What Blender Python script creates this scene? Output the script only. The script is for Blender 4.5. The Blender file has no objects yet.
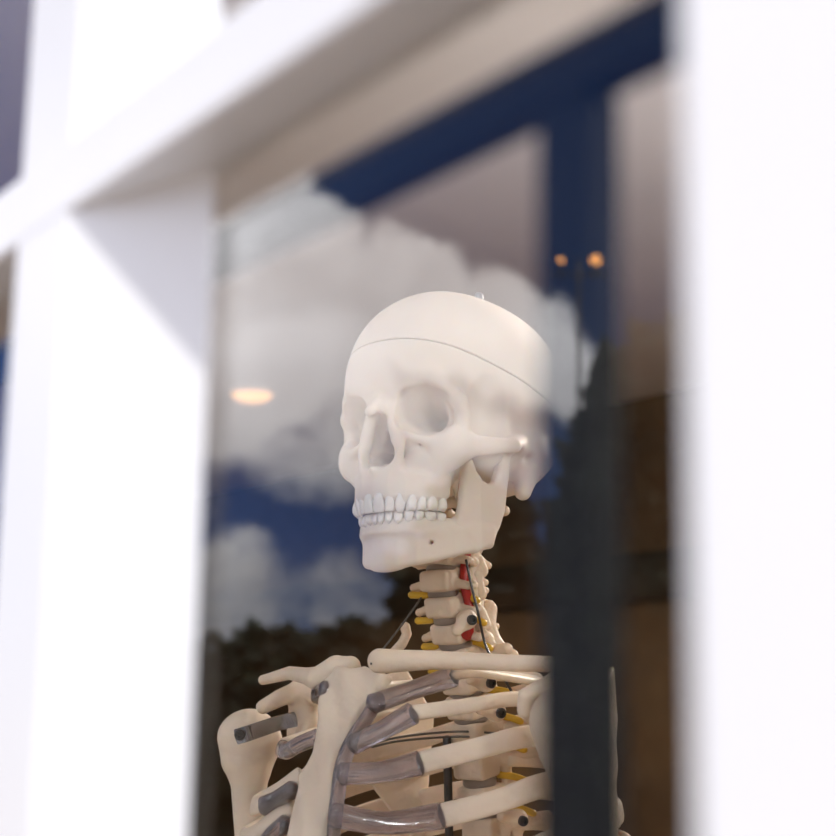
import bpy, math, random
import numpy as np
random.seed(4); rng = np.random.RandomState(4)
SC = bpy.context.scene
COL = SC.collection
VOX = .85            # voxel scale for the modelled bones

# ------------------------------------------------------------------ camera
FPX = 1500.0
ROLL = math.radians(.9); PITCH = math.atan(278 / FPX); AZ = math.radians(34.2)
_h = np.array([-math.cos(AZ), math.sin(AZ), 0]); _r = np.array([math.sin(AZ), math.cos(AZ), 0]); _u = np.array([0, 0, 1.])
FW = _h * math.cos(PITCH) + _u * math.sin(PITCH)
_up = -_h * math.sin(PITCH) + _u * math.cos(PITCH)
RT = _r * math.cos(ROLL) + _up * math.sin(ROLL)
UP = _up * math.cos(ROLL) - _r * math.sin(ROLL)
EYE = np.array([0, -.172, 1.42])
def ray(x, y): return FW + RT * (x - 418) / FPX + UP * (418 - y) / FPX
def at(x, y, dep): return EYE + ray(x, y) * dep
def on_y(x, y, Y):
    d = ray(x, y); return EYE + d * ((Y - EYE[1]) / d[1])

from mathutils import Matrix, Vector
cd = bpy.data.cameras.new('camera'); cam = bpy.data.objects.new('camera', cd); COL.objects.link(cam)
M = Matrix.Identity(4)
for i in range(3):
    M[i][0] = RT[i]; M[i][1] = UP[i]; M[i][2] = -FW[i]; M[i][3] = EYE[i]
cam.matrix_world = M
cd.sensor_width = 36; cd.sensor_fit = 'HORIZONTAL'; cd.lens = 36 * FPX / 836
cd.clip_start = .01; cd.clip_end = 500
cd.dof.use_dof = True; cd.dof.focus_distance = 1.03; cd.dof.aperture_fstop = 8.2
SC.camera = cam
SC.view_settings.view_transform = 'Standard'; SC.view_settings.look = 'None'
SC.view_settings.exposure = 0.08; SC.view_settings.gamma = 1; SC.view_settings.use_curve_mapping = False
SC.cycles.use_denoising = True
SC.cycles.max_bounces = 10; SC.cycles.transparent_max_bounces = 24; SC.cycles.diffuse_bounces = 5
SC.cycles.caustics_reflective = False; SC.cycles.caustics_refractive = False
SC.cycles.sample_clamp_indirect = 4

# --------------------------------------------------------------- materials
def nmat(name):
    m = bpy.data.materials.new(name); m.use_nodes = True
    return m, m.node_tree.nodes, m.node_tree.links, m.node_tree.nodes['Principled BSDF']
def mat(name, col, rough=.5, metal=0, var=.06, scale=20, bump=0, col2=None, spec=.4, sss=0, coat=0, trans=0, bscale=None):
    m, N, L, b = nmat(name)
    tc = N.new('ShaderNodeTexCoord'); nz = N.new('ShaderNodeTexNoise')
    nz.inputs['Scale'].default_value = scale; nz.inputs['Detail'].default_value = 6
    L.new(tc.outputs['Object'], nz.inputs['Vector'])
    mx = N.new('ShaderNodeMix'); mx.data_type = 'RGBA'
    c2 = col2 if col2 else tuple(max(0, c * (1 - 2.5 * var)) for c in col)
    mx.inputs[6].default_value = (*col, 1); mx.inputs[7].default_value = (*c2, 1)
    mr = N.new('ShaderNodeMapRange'); mr.inputs[1].default_value = .35; mr.inputs[2].default_value = .7
    L.new(nz.outputs['Fac'], mr.inputs[0]); L.new(mr.outputs[0], mx.inputs[0])
    L.new(mx.outputs[2], b.inputs['Base Color'])
    b.inputs['Roughness'].default_value = rough; b.inputs['Metallic'].default_value = metal
    b.inputs['Specular IOR Level'].default_value = spec
    if trans: b.inputs['Transmission Weight'].default_value = trans
    if coat: b.inputs['Coat Weight'].default_value = coat; b.inputs['Coat Roughness'].default_value = .15
    if sss:
        b.inputs['Subsurface Weight'].default_value = sss; b.inputs['Subsurface Radius'].default_value = (.011, .006, .003)
        b.inputs['Subsurface Scale'].default_value = 1
    if bump:
        n2 = N.new('ShaderNodeTexNoise'); n2.inputs['Scale'].default_value = bscale or scale * 6; n2.inputs['Detail'].default_value = 5
        L.new(tc.outputs['Object'], n2.inputs['Vector'])
        bp = N.new('ShaderNodeBump'); bp.inputs['Strength'].default_value = bump; bp.inputs['Distance'].default_value = .002
        L.new(n2.outputs['Fac'], bp.inputs['Height']); L.new(bp.outputs[0], b.inputs['Normal'])
    return m
def emat(name, col, s):
    m, N, L, b = nmat(name)
    b.inputs['Base Color'].default_value = (*col, 1)
    b.inputs['Emission Color'].default_value = (*col, 1); b.inputs['Emission Strength'].default_value = s
    return m
BONE = mat('skull_bone', (.78, .69, .60), .55, var=.025, scale=14, bump=.08, bscale=200, sss=.3, spec=.06)
BONE2 = mat('body_bone', (.83, .70, .56), .45, var=.05, scale=25, bump=.5, bscale=150, sss=.2)
SPINE = mat('spine_bone', (.80, .65, .50), .5, var=.07, scale=30, bump=.6, bscale=200, sss=.2)
TOOTH = mat('tooth_enamel', (.87, .82, .76), .28, var=.03, scale=60, sss=.2)
CART = mat('cartilage_silicone', (.74, .65, .69), .16, var=.12, scale=45, bump=.5, bscale=60, trans=.85, coat=.6)
DISC = mat('disc_silicone', (.42, .33, .27), .3, var=.1, scale=60, trans=.4)
NERVE = mat('nerve_yellow', (.72, .44, .03), .4, var=.1, scale=60)
ARTERY = mat('artery_red', (.42, .02, .015), .35, var=.1, scale=60)
STEEL = mat('bright_steel', (.42, .44, .49), .24, metal=1, var=.05, scale=40)
BOLT = mat('dull_zinc', (.30, .30, .33), .45, metal=.7, var=.05, scale=40)
DARKM = mat('dark_steel', (.09, .085, .085), .35, metal=.8, var=.1, scale=60)
WIRE = mat('wire_grey', (.16, .15, .14), .4, metal=.6, var=.1, scale=200)
WHITE = mat('white_gloss_paint', (.70, .72, .745), .35, var=.012, scale=9)
NAVY = mat('dark_frame', (.010, .011, .014), .6, var=.1, scale=30, spec=.12)
CEIL = mat('ceiling_plaster', (.80, .79, .83), .9, var=.03, scale=2)
BROWN = mat('brown_panelling', (.155, .098, .052), .6, col2=(.075, .046, .027), scale=2.2, bump=.1)
DKWOOD = mat('dark_wood', (.045, .028, .018), .5, var=.2, scale=6)
FLOORM = mat('oak_boards', (.36, .22, .12), .5, var=.15, scale=5)
RENDERW = mat('white_render', (.80, .79, .77), .8, var=.03, scale=6, bump=.1)
PAVE = mat('paving', (.24, .19, .155), .85, var=.12, scale=3, bump=.2)
BARK = mat('bark', (.06, .045, .03), .9, var=.2, scale=14)
LEAF = mat('leaves', (.022, .034, .014), .7, var=.25, scale=4)
BRICK = mat('dark_brick', (.09, .055, .045), .85, var=.2, scale=5)
LAMPG = emat('lamp_glow', (1, .50, .19), .85)
SPOTG = emat('spot_glow', (1, .42, .12), 9)

def glass_mat():
    m = bpy.data.materials.new('window_glass'); m.use_nodes = True
    N, L = m.node_tree.nodes, m.node_tree.links; N.clear()
    out = N.new('ShaderNodeOutputMaterial'); mix = N.new('ShaderNodeMixShader')
    tr = N.new('ShaderNodeBsdfTransparent'); gl = N.new('ShaderNodeBsdfGlossy')
    gl.inputs['Roughness'].default_value = 0.0; gl.inputs['Color'].default_value = (1, 1, 1, 1)
    tr.inputs['Color'].default_value = (.985, .99, .985, 1)
    lw = N.new('ShaderNodeLayerWeight'); lw.inputs['Blend'].default_value = .5     # Facing = 1-|cos|
    pw = N.new('ShaderNodeMath'); pw.operation = 'POWER'; pw.inputs[1].default_value = 5
    L.new(lw.outputs['Facing'], pw.inputs[0])
    ma = N.new('ShaderNodeMath'); ma.operation = 'MULTIPLY_ADD'; ma.inputs[1].default_value = .96; ma.inputs[2].default_value = .043
    L.new(pw.outputs[0], ma.inputs[0]); L.new(ma.outputs[0], mix.inputs[0])
    L.new(tr.outputs[0], mix.inputs[1]); L.new(gl.outputs[0], mix.inputs[2]); L.new(mix.outputs[0], out.inputs[0])
    return m
GLASS = glass_mat()

# ------------------------------------------------------------ mesh helpers
def link(name, me, m, parent=None, origin=None):
    o = bpy.data.objects.new(name, me); COL.objects.link(o)
    if m is not None: me.materials.append(m)
    if parent is not None: o.parent = parent
    if origin is not None: o.location = origin
    return o
def mesh_of(V, F, smooth=True):
    me = bpy.data.meshes.new('mesh'); me.from_pydata([tuple(v) for v in V], [], [tuple(int(i) for i in f) for f in F])
    me.validate(); me.update()
    if smooth: me.polygons.foreach_set('use_smooth', [True] * len(me.polygons))
    return me
def empty(name, loc, **props):
    o = bpy.data.objects.new(name, None); COL.objects.link(o); o.location = loc
    for k, v in props.items(): o[k] = v
    return o
def tagged(o, **props):
    for k, v in props.items(): o[k] = v
    return o
class MB:
    def __init__(s): s.V = []; s.F = []
    def add(s, V, F):
        n = len(s.V); s.V += [tuple(v) for v in V]; s.F += [tuple(i + n for i in f) for f in F]; return s
    def box(s, a, b):
        x0, y0, z0 = a; x1, y1, z1 = b
        V = [(x0,y0,z0),(x1,y0,z0),(x1,y1,z0),(x0,y1,z0),(x0,y0,z1),(x1,y0,z1),(x1,y1,z1),(x0,y1,z1)]
        return s.add(V, [(0,3,2,1),(4,5,6,7),(0,1,5,4),(1,2,6,5),(2,3,7,6),(3,0,4,7)])
    def prism(s, poly, axis, a, b):   # poly in the two other axes, extruded from a to b
        n = len(poly); V = []
        for t in (a, b):
            for p in poly:
                v = list(p); v.insert(axis, t); V.append(tuple(v))
        F = [tuple(range(n))[::-1], tuple(range(n, 2*n))] + [(i, (i+1) % n, n + (i+1) % n, n + i) for i in range(n)]
        return s.add(V, F)
    def lathe(s, prof, c, n=24, M=None):   # prof [(r,z)]
        V = []; F = []
        for r, z in prof:
            for k in range(n):
                a = 2 * math.pi * k / n; p = np.array([r * math.cos(a), r * math.sin(a), z])
                if M is not None: p = M @ p
                V.append(tuple(p + np.array(c)))
        for j in range(len(prof) - 1):
            for k in range(n): F.append((j*n+k, j*n+(k+1) % n, (j+1)*n+(k+1) % n, (j+1)*n+k))
        F.append(tuple(range(n))[::-1]); F.append(tuple(range((len(prof)-1)*n, len(prof)*n)))
        return s.add(V, F)
    def mesh(s, smooth=False, bevel=0):
        import bmesh
        me = mesh_of(s.V, s.F, smooth)
        bm = bmesh.new(); bm.from_mesh(me); bmesh.ops.recalc_face_normals(bm, faces=bm.faces)
        if bevel: bmesh.ops.bevel(bm, geom=list(bm.edges), offset=bevel, segments=3, affect='EDGES', profile=.6)
        bm.to_mesh(me); bm.free()
        if smooth: me.polygons.foreach_set('use_smooth', [True] * len(me.polygons))
        return me
def catmull(P, n=8):
    P = [np.asarray(p, float) for p in P]
    Q = [2*P[0]-P[1]] + P + [2*P[-1]-P[-2]]; out = []
    for i in range(1, len(Q) - 2):
        for k in range(n):
            t = k / n; a, b, c, d = Q[i-1], Q[i], Q[i+1], Q[i+2]
            out.append(.5 * ((2*b) + (c-a)*t + (2*a-5*b+4*c-d)*t*t + (3*b-a-3*c+d)*t**3))
    out.append(P[-1]); return np.array(out)
def sweep(P, hw, tw, normal=None, n=12, power=2.6, roundend=True):
    """Tube along P: half-height hw, half-thickness tw (scalars or arrays); normal(i) gives the thin direction."""
    P = np.asarray(P, float); m = len(P)
    hw = np.interp(np.linspace(0, 1, m), np.linspace(0, 1, np.size(hw)), np.ravel(hw)); tw = np.interp(np.linspace(0, 1, m), np.linspace(0, 1, np.size(tw)), np.ravel(tw))
    T = np.gradient(P, axis=0); T /= np.linalg.norm(T, axis=1)[:, None]
    V = []; prevN = None
    sect = []
    for k in range(n):
        a = 2 * math.pi * (k + (.5 if n == 4 else 0)) / n; c, s_ = math.cos(a), math.sin(a)
        sect.append((math.copysign(abs(c) ** (2/power), c), math.copysign(abs(s_) ** (2/power), s_)))
    idx = list(range(m)); rows = []
    if roundend: rows = [(0, .45, -.6), *[(i, 1, 0) for i in idx], (m-1, .45, .6)]
    else: rows = [(i, 1, 0) for i in idx]
    for (i, sc, off) in rows:
        if normal is not None: Nn = np.asarray(normal(i), float)
        else: Nn = prevN if prevN is not None else (np.array([0, 0, 1.]) if abs(T[i][2]) < .8 else np.array([1., 0, 0]))
        Nn = Nn - T[i] * (Nn @ T[i]); Nn /= np.linalg.norm(Nn); prevN = Nn
        B = np.cross(T[i], Nn)
        c0 = P[i] + T[i] * off * min(hw[i], tw[i])
        for (a, b) in sect: V.append(c0 + Nn * a * tw[i] * sc + B * b * hw[i] * sc)
    R = len(rows); F = []
    for j in range(R - 1):
        for k in range(n): F.append((j*n+k, j*n+(k+1) % n, (j+1)*n+(k+1) % n, (j+1)*n+k))
    F.append(tuple(range(n))[::-1]); F.append(tuple(range((R-1)*n, R*n)))
    return V, F

# ------------------------------------------- signed-distance modelling (mm)
class Field:
    def __init__(s, lo, hi, h, sym=False):
        s.h = h; s.sym = sym; lo = np.array(lo, float); hi = np.array(hi, float)
        if sym: lo[0] = .5 * h
        s.lo = lo; n = np.ceil((hi - lo) / h).astype(int) + 1
        s.ax = [(lo[i] + h * np.arange(n[i])).astype(np.float32) for i in range(3)]
        s.d = np.full(n, 30., np.float32)
    def _sl(s, lo, hi, m):
        sl = []
        for i in range(3):
            a = int(np.floor((lo[i] - m - s.lo[i]) / s.h)); b = int(np.ceil((hi[i] + m - s.lo[i]) / s.h)) + 1
            sl.append(slice(max(a, 0), max(min(b, len(s.ax[i])), 0)))
        return tuple(sl)
    def op(s, fn, lo, hi, k=0., cut=False):
        sl = s._sl(lo, hi, 1.7 * k + 6 * s.h)
        if any(q.stop <= q.start for q in sl): return s
        X = s.ax[0][sl[0]][:, None, None]; Y = s.ax[1][sl[1]][None, :, None]; Z = s.ax[2][sl[2]][None, None, :]
        q = fn(X, Y, Z).astype(np.float32); d = s.d[sl]
        if cut:
            q = -q; r = np.maximum(d, q)
            if k: r = r + (np.maximum(k - np.abs(d - q), 0) / k) ** 2 * k / 4
        else:
            r = np.minimum(d, q)
            if k: r = r - (np.maximum(k - np.abs(d - q), 0) / k) ** 2 * k / 4
        s.d[sl] = r; return s
    def ell(s, c, r, k=0., cut=False, R=None):
        c = np.array(c, float); r = np.array(r, float); m = max(r)
        def fn(X, Y, Z):
            x, y, z = X - c[0], Y - c[1], Z - c[2]
            if R is not None: x, y, z = R[0][0]*x+R[1][0]*y+R[2][0]*z, R[0][1]*x+R[1][1]*y+R[2][1]*z, R[0][2]*x+R[1][2]*y+R[2][2]*z
            k0 = np.sqrt((x/r[0])**2 + (y/r[1])**2 + (z/r[2])**2) + 1e-6
            k1 = np.sqrt((x/r[0]**2)**2 + (y/r[1]**2)**2 + (z/r[2]**2)**2) + 1e-6
            return k0 * (k0 - 1) / k1
        e = r if R is None else np.array([m]*3)
        return s.op(fn, c - e, c + e, k, cut)
    def cone(s, a, b, r1, r2=None, k=0., cut=False, flat=None):
        """tapered capsule; flat=(axis vector, f): f times thinner along that axis"""
        r2 = r1 if r2 is None else r2; a = np.array(a, float); b = np.array(b, float)
        A = np.eye(3)
        if flat is not None:
            v = np.array(flat[0], float); v /= np.linalg.norm(v); A = np.eye(3) + (flat[1] - 1) * np.outer(v, v)
        a2, b2 = A @ a, A @ b; ab = b2 - a2; L2 = max(ab @ ab, 1e-9)
        def fn(X, Y, Z):
            if flat is not None: x, y, z = A[0][0]*X+A[0][1]*Y+A[0][2]*Z, A[1][0]*X+A[1][1]*Y+A[1][2]*Z, A[2][0]*X+A[2][1]*Y+A[2][2]*Z
            else: x, y, z = X, Y, Z
            t = np.clip(((x-a2[0])*ab[0] + (y-a2[1])*ab[1] + (z-a2[2])*ab[2]) / L2, 0, 1)
            q = np.sqrt((x-a2[0]-t*ab[0])**2 + (y-a2[1]-t*ab[1])**2 + (z-a2[2]-t*ab[2])**2) - (r1 + t*(r2-r1))
            return q if flat is None else q / flat[1] ** .5
        m = max(r1, r2)
        return s.op(fn, np.minimum(a, b) - m, np.maximum(a, b) + m, k, cut)
    def chain(s, pts, k=0., cut=False, flat=None):      # pts (x,y,z,r)
        A = np.eye(3)
        if flat is not None:
            v = np.array(flat[0], float); v /= np.linalg.norm(v); A = np.eye(3) + (flat[1] - 1) * np.outer(v, v)
        P = np.array([p[:3] for p in pts], float); Rr = [p[3] for p in pts]; Q = P @ A.T
        def fn(X, Y, Z):
            x, y, z = (A[i][0]*X + A[i][1]*Y + A[i][2]*Z for i in range(3)) if flat is not None else (X, Y, Z)
            best = None
            for a, b, r1, r2 in zip(Q[:-1], Q[1:], Rr[:-1], Rr[1:]):
                ab = b - a; t = np.clip(((x-a[0])*ab[0] + (y-a[1])*ab[1] + (z-a[2])*ab[2]) / max(ab @ ab, 1e-9), 0, 1)
                q = np.sqrt((x-a[0]-t*ab[0])**2 + (y-a[1]-t*ab[1])**2 + (z-a[2]-t*ab[2])**2) - (r1 + t*(r2-r1))
                best = q if best is None else np.minimum(best, q)
            return best if flat is None else best / flat[1] ** .5
        m = max(Rr); return s.op(fn, P.min(0) - m, P.max(0) + m, k, cut)
    def blur(s, n):
        d = s.d
        for _ in range(n):
            for ax in range(3):
                first = np.take(d, [0], ax); last = np.take(d, [-1], ax)      # (mirror plane: first row repeats)
                p = np.concatenate([first, d, last], ax); sl = lambda a, b: tuple(slice(a, b) if i == ax else slice(None) for i in range(3))
                m = p.shape[ax]; d = .25*p[sl(0, m-2)] + .5*p[sl(1, m-1)] + .25*p[sl(2, m)]
        s.d = d.astype(np.float32); return s
    def box(s, c, e, rad, k=0., cut=False, R=None):
        c = np.array(c, float); e = np.array(e, float)
        def fn(X, Y, Z):
            x, y, z = X - c[0], Y - c[1], Z - c[2]
            if R is not None: x, y, z = R[0][0]*x+R[1][0]*y+R[2][0]*z, R[0][1]*x+R[1][1]*y+R[2][1]*z, R[0][2]*x+R[1][2]*y+R[2][2]*z
            qx, qy, qz = np.abs(x)-e[0]+rad, np.abs(y)-e[1]+rad, np.abs(z)-e[2]+rad
            return np.sqrt(np.maximum(qx,0)**2+np.maximum(qy,0)**2+np.maximum(qz,0)**2) + np.minimum(np.maximum(np.maximum(qx,qy),qz),0) - rad
        m = e if R is None else np.array([np.linalg.norm(e)]*3)
        return s.op(fn, c - m, c + m, k, cut)
    def ribbon(s, pts, k=0., rad=2., cut=False):
        """upright wall along a plan polyline; pts (x,y,zlo,zhi,half thickness)"""
        pts = [np.array(p, float) for p in pts]; arr = np.array(pts)
        def fn(X, Y, Z):
            best = None
            for p, q in zip(pts[:-1], pts[1:]):
                ab = q[:2]-p[:2]; t = np.clip(((X-p[0])*ab[0]+(Y-p[1])*ab[1])/(ab@ab), 0, 1)
                dd = np.sqrt((X-p[0]-t*ab[0])**2+(Y-p[1]-t*ab[1])**2)
                zl = p[2]+t*(q[2]-p[2]); zh = p[3]+t*(q[3]-p[3]); th = p[4]+t*(q[4]-p[4])
                qx = dd-th+rad; qz = np.abs(Z-(zl+zh)/2)-(zh-zl)/2+rad
                v = np.sqrt(np.maximum(qx,0)**2+np.maximum(qz,0)**2)+np.minimum(np.maximum(qx,qz),0)-rad
                best = v if best is None else np.minimum(best, v)
            return best
        t = arr[:,4].max()
        return s.op(fn, (arr[:,0].min()-t, arr[:,1].min()-t, arr[:,2].min()), (arr[:,0].max()+t, arr[:,1].max()+t, arr[:,3].max()), k, cut)
    def plate(s, poly, fu, fv, fw, half, lo, hi, k=0., rad=1.5, cut=False, warp=None):
        """polygon in (u,v), thickness 2*half along w; fu.. are 4-vectors (linear forms)"""
        poly = np.array(poly, float)
        def lin(f, X, Y, Z): return f[0]*X+f[1]*Y+f[2]*Z+f[3]
        def fn(X, Y, Z):
            u, v, w = np.broadcast_arrays(lin(fu,X,Y,Z), lin(fv,X,Y,Z), lin(fw,X,Y,Z))
            if warp is not None: w = w - warp(u, v)
            d = np.full(u.shape, 1e9); sgn = np.ones(u.shape); n = len(poly)
            for i in range(n):
                a, b = poly[i], poly[i-1]; e = b-a; wx, wy = u-a[0], v-a[1]
                t = np.clip((wx*e[0]+wy*e[1])/(e@e), 0, 1)
                d = np.minimum(d, (wx-t*e[0])**2+(wy-t*e[1])**2)
                c1 = v >= a[1]; c2 = v < b[1]; c3 = e[0]*wy > e[1]*wx
                flip = (c1&c2&c3)|(~c1&~c2&~c3); sgn = np.where(flip, -sgn, sgn)
            q1 = sgn*np.sqrt(d)+rad; q2 = np.abs(w)-half+rad
            return np.sqrt(np.maximum(q1,0)**2+np.maximum(q2,0)**2)+np.minimum(np.maximum(q1,q2),0)-rad
        return s.op(fn, np.array(lo, float), np.array(hi, float), k, cut)
    def copy(s):
        o = Field.__new__(Field); o.__dict__.update(s.__dict__); o.d = s.d.copy(); return o
    def mesh(s, smooth=1, scale=.001, xf=None):
        d = s.d; lo = s.lo.copy()
        if s.sym: d = np.concatenate([d[::-1], d], 0); lo[0] = s.lo[0] - s.h * len(s.ax[0])
        d = np.pad(d, 1, constant_values=9.); lo = lo - s.h
        S = d < 0; nx, ny, nz = d.shape
        cnt = sum(S[i:nx-1+i, j:ny-1+j, l:nz-1+l].astype(np.int8) for i in (0,1) for j in (0,1) for l in (0,1))
        act = (cnt > 0) & (cnt < 8); ci = np.argwhere(act); idx = np.full(act.shape, -1, np.int64); idx[act] = np.arange(len(ci))
        acc = np.zeros((len(ci), 3)); num = np.zeros(len(ci))
        cor = [(i,j,l) for i in (0,1) for j in (0,1) for l in (0,1)]
        val = {c: d[ci[:,0]+c[0], ci[:,1]+c[1], ci[:,2]+c[2]].astype(float) for c in cor}
        for a in cor:
            for x in range(3):
                if a[x]: continue
                b = list(a); b[x] = 1; b = tuple(b); va, vb = val[a], val[b]; m = (va < 0) != (vb < 0)
                t = np.where(m, va/np.where(m, va-vb, 1), 0)
                for q in range(3): acc[:, q] += np.where(m, a[q] + (t if q == x else 0), 0)
                num += m
        V = (ci + acc / num[:, None]) * s.h + lo
        quads = []
        for x in range(3):
            y, z = (x+1) % 3, (x+2) % 3
            s0 = [slice(None)]*3; s1 = [slice(None)]*3; s0[x] = slice(0, -1); s1[x] = slice(1, None)
            e = np.argwhere(S[tuple(s0)] != S[tuple(s1)])
            e = e[(e[:,y] > 0) & (e[:,z] > 0) & (e[:,y] < d.shape[y]-1) & (e[:,z] < d.shape[z]-1)]
            ins = S[e[:,0], e[:,1], e[:,2]]
            def cell(dy, dz):
                c = e.copy(); c[:, y] -= dy; c[:, z] -= dz; return idx[c[:,0], c[:,1], c[:,2]]
            q = np.stack([cell(1,1), cell(0,1), cell(0,0), cell(1,0)], 1)
            q[~ins] = q[~ins][:, ::-1]; quads.append(q)
        Q = np.concatenate(quads); Q = Q[(Q >= 0).all(1)]
        for _ in range(smooth):
            A = np.zeros_like(V); n = np.zeros(len(V))
            for i in range(4):
                a, b = Q[:, i], Q[:, (i+1) % 4]
                np.add.at(A, a, V[b]); np.add.at(A, b, V[a]); np.add.at(n, a, 1); np.add.at(n, b, 1)
            V = V * .5 + .5 * A / np.maximum(n, 1)[:, None]
        V = V * scale
        if xf is not None: V = xf(V)
        me = bpy.data.meshes.new('mesh'); me.vertices.add(len(V)); me.vertices.foreach_set('co', V.astype(np.float32).ravel())
        me.loops.add(Q.size); me.loops.foreach_set('vertex_index', Q.ravel().astype(np.int32))
        me.polygons.add(len(Q)); me.polygons.foreach_set('loop_start', np.arange(0, Q.size, 4, dtype=np.int32))
        try: me.polygons.foreach_set('loop_total', np.full(len(Q), 4, np.int32))
        except Exception: pass
        me.update(calc_edges=True); me.validate()
        me.polygons.foreach_set('use_smooth', [True]*len(me.polygons)); return me
def rot3(ax, deg):
    return np.array(Matrix.Rotation(math.radians(deg), 3, ax))

# ------------------------------------------------------------------ world
def build_world():
    w = bpy.data.worlds.new('sky'); SC.world = w; w.use_nodes = True
    N, L = w.node_tree.nodes, w.node_tree.links; N.clear()
    out = N.new('ShaderNodeOutputWorld'); bg = N.new('ShaderNodeBackground'); L.new(bg.outputs[0], out.inputs[0])
    tc = N.new('ShaderNodeTexCoord'); D = tc.outputs['Generated']
    sep = N.new('ShaderNodeSeparateXYZ'); L.new(D, sep.inputs[0])
    ramp = N.new('ShaderNodeValToRGB'); L.new(sep.outputs['Z'], ramp.inputs[0])
    el = ramp.color_ramp.elements
    el[0].position = 0; el[0].color = (.40, .50, .72, 1)
    el[1].position = .9; el[1].color = (.03, .10, .42, 1)
    e = el.new(.10); e.color = (.13, .26, .66, 1)
    e = el.new(.24); e.color = (.03, .11, .38, 1)
    e = el.new(.45); e.color = (.022, .09, .34, 1)
    # billow noise; the directions are first stirred a little so that no bank keeps a round outline
    st = N.new('ShaderNodeTexNoise'); st.inputs['Scale'].default_value = 7; st.inputs['Detail'].default_value = 5; st.inputs['Roughness'].default_value = .6; L.new(D, st.inputs['Vector'])
    sb = N.new('ShaderNodeVectorMath'); sb.operation = 'SUBTRACT'; L.new(st.outputs['Color'], sb.inputs[0]); sb.inputs[1].default_value = (.5, .5, .5)
    sm = N.new('ShaderNodeVectorMath'); sm.operation = 'SCALE'; L.new(sb.outputs[0], sm.inputs[0]); sm.inputs['Scale'].default_value = .10
    sa = N.new('ShaderNodeVectorMath'); sa.operation = 'ADD'; L.new(D, sa.inputs[0]); L.new(sm.outputs[0], sa.inputs[1])
    sn = N.new('ShaderNodeVectorMath'); sn.operation = 'NORMALIZE'; L.new(sa.outputs[0], sn.inputs[0]); WD = sn.outputs[0]
    def noise(scale, detail, rough=.55, off=(0, 0, 0)):
        mp = N.new('ShaderNodeMapping'); mp.inputs['Location'].default_value = off; mp.inputs['Scale'].default_value = (1, 1, 1.5)
        L.new(WD, mp.inputs['Vector'])
        n = N.new('ShaderNodeTexNoise'); n.inputs['Scale'].default_value = scale; n.inputs['Detail'].default_value = detail; n.inputs['Roughness'].default_value = rough
        L.new(mp.outputs[0], n.inputs['Vector']); return n.outputs['Fac']
    def math_(op, a, b=None, c=None, clamp=False):
        m = N.new('ShaderNodeMath'); m.operation = op; m.use_clamp = clamp
        for i, v in enumerate((a, b, c)):
            if v is None: continue
            if isinstance(v, (int, float)): m.inputs[i].default_value = v
            else: L.new(v, m.inputs[i])
        return m.outputs[0]
    n1 = noise(9, 8); n2 = noise(26, 6, .6, (3, 1, 2))
    # cumulus banks standing over the street: direction, inner and outer angle (deg), density
    cum = None
    for (d, r0, r1, w_) in CLOUDS:
        d = Vector(d).normalized()
        vm = N.new('ShaderNodeVectorMath'); vm.operation = 'DOT_PRODUCT'; L.new(WD, vm.inputs[0]); vm.inputs[1].default_value = d
        ang = math_('ARCCOSINE', math_('MINIMUM', vm.outputs['Value'], .99999))
        mr = N.new('ShaderNodeMapRange'); mr.interpolation_type = 'SMOOTHSTEP'
        mr.inputs[1].default_value = math.radians(r1); mr.inputs[2].default_value = math.radians(r0); mr.inputs[3].default_value = 0; mr.inputs[4].default_value = w_
        L.new(ang, mr.inputs[0])
        cum = mr.outputs[0] if cum is None else math_('MAXIMUM', cum, mr.outputs[0])
    # general scattered cloud elsewhere in the sky
    wide = N.new('ShaderNodeMapRange'); wide.inputs[1].default_value = .36; wide.inputs[2].default_value = .56; L.new(noise(2.2, 7, .55, (7, 3, 0)), wide.inputs[0])
    # kept off the quarter of the sky that stands around the modelled banks
    vm = N.new('ShaderNodeVectorMath'); vm.operation = 'DOT_PRODUCT'; L.new(D, vm.inputs[0]); vm.inputs[1].default_value = Vector((-.83, -.5, .25)).normalized()
    keep = N.new('ShaderNodeMapRange'); keep.inputs[1].default_value = math.cos(math.radians(34)); keep.inputs[2].default_value = math.cos(math.radians(46)); L.new(vm.outputs['Value'], keep.inputs[0])
    wide_ = math_('MULTIPLY', math_('MULTIPLY', wide.outputs[0], keep.outputs[0]), .85)
    body = math_('ADD', cum, math_('MULTIPLY', math_('SUBTRACT', math_('ADD', math_('MULTIPLY', n1, .65), math_('MULTIPLY', n2, .35)), .5), 2.6))
    body = math_('MULTIPLY', body, math_('MULTIPLY', cum, 4.0, clamp=True))
    cm = N.new('ShaderNodeMapRange'); cm.interpolation_type = 'SMOOTHSTEP'; cm.inputs[1].default_value = .15; cm.inputs[2].default_value = .95; L.new(body, cm.inputs[0])
    mask = math_('MAXIMUM', cm.outputs[0], wide_, clamp=True)
    shade = N.new('ShaderNodeMapRange'); shade.inputs[1].default_value = .3; shade.inputs[2].default_value = .7; L.new(noise(7, 5, .5, (1, 5, 2)), shade.inputs[0])
    cc = N.new('ShaderNodeMix'); cc.data_type = 'RGBA'; cc.inputs[6].default_value = (2.2, 2.15, 2.25, 1); cc.inputs[7].default_value = (3.8, 3.75, 3.9, 1); L.new(shade.outputs[0], cc.inputs[0])
    low = N.new('ShaderNodeMapRange'); low.inputs[1].default_value = .07; low.inputs[2].default_value = .24; low.inputs[3].default_value = .42; low.inputs[4].default_value = 1; L.new(sep.outputs['Z'], low.inputs[0])
    cs = N.new('ShaderNodeVectorMath'); cs.operation = 'SCALE'; L.new(cc.outputs[2], cs.inputs[0]); L.new(low.outputs[0], cs.inputs['Scale'])     # grey cloud bases
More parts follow.
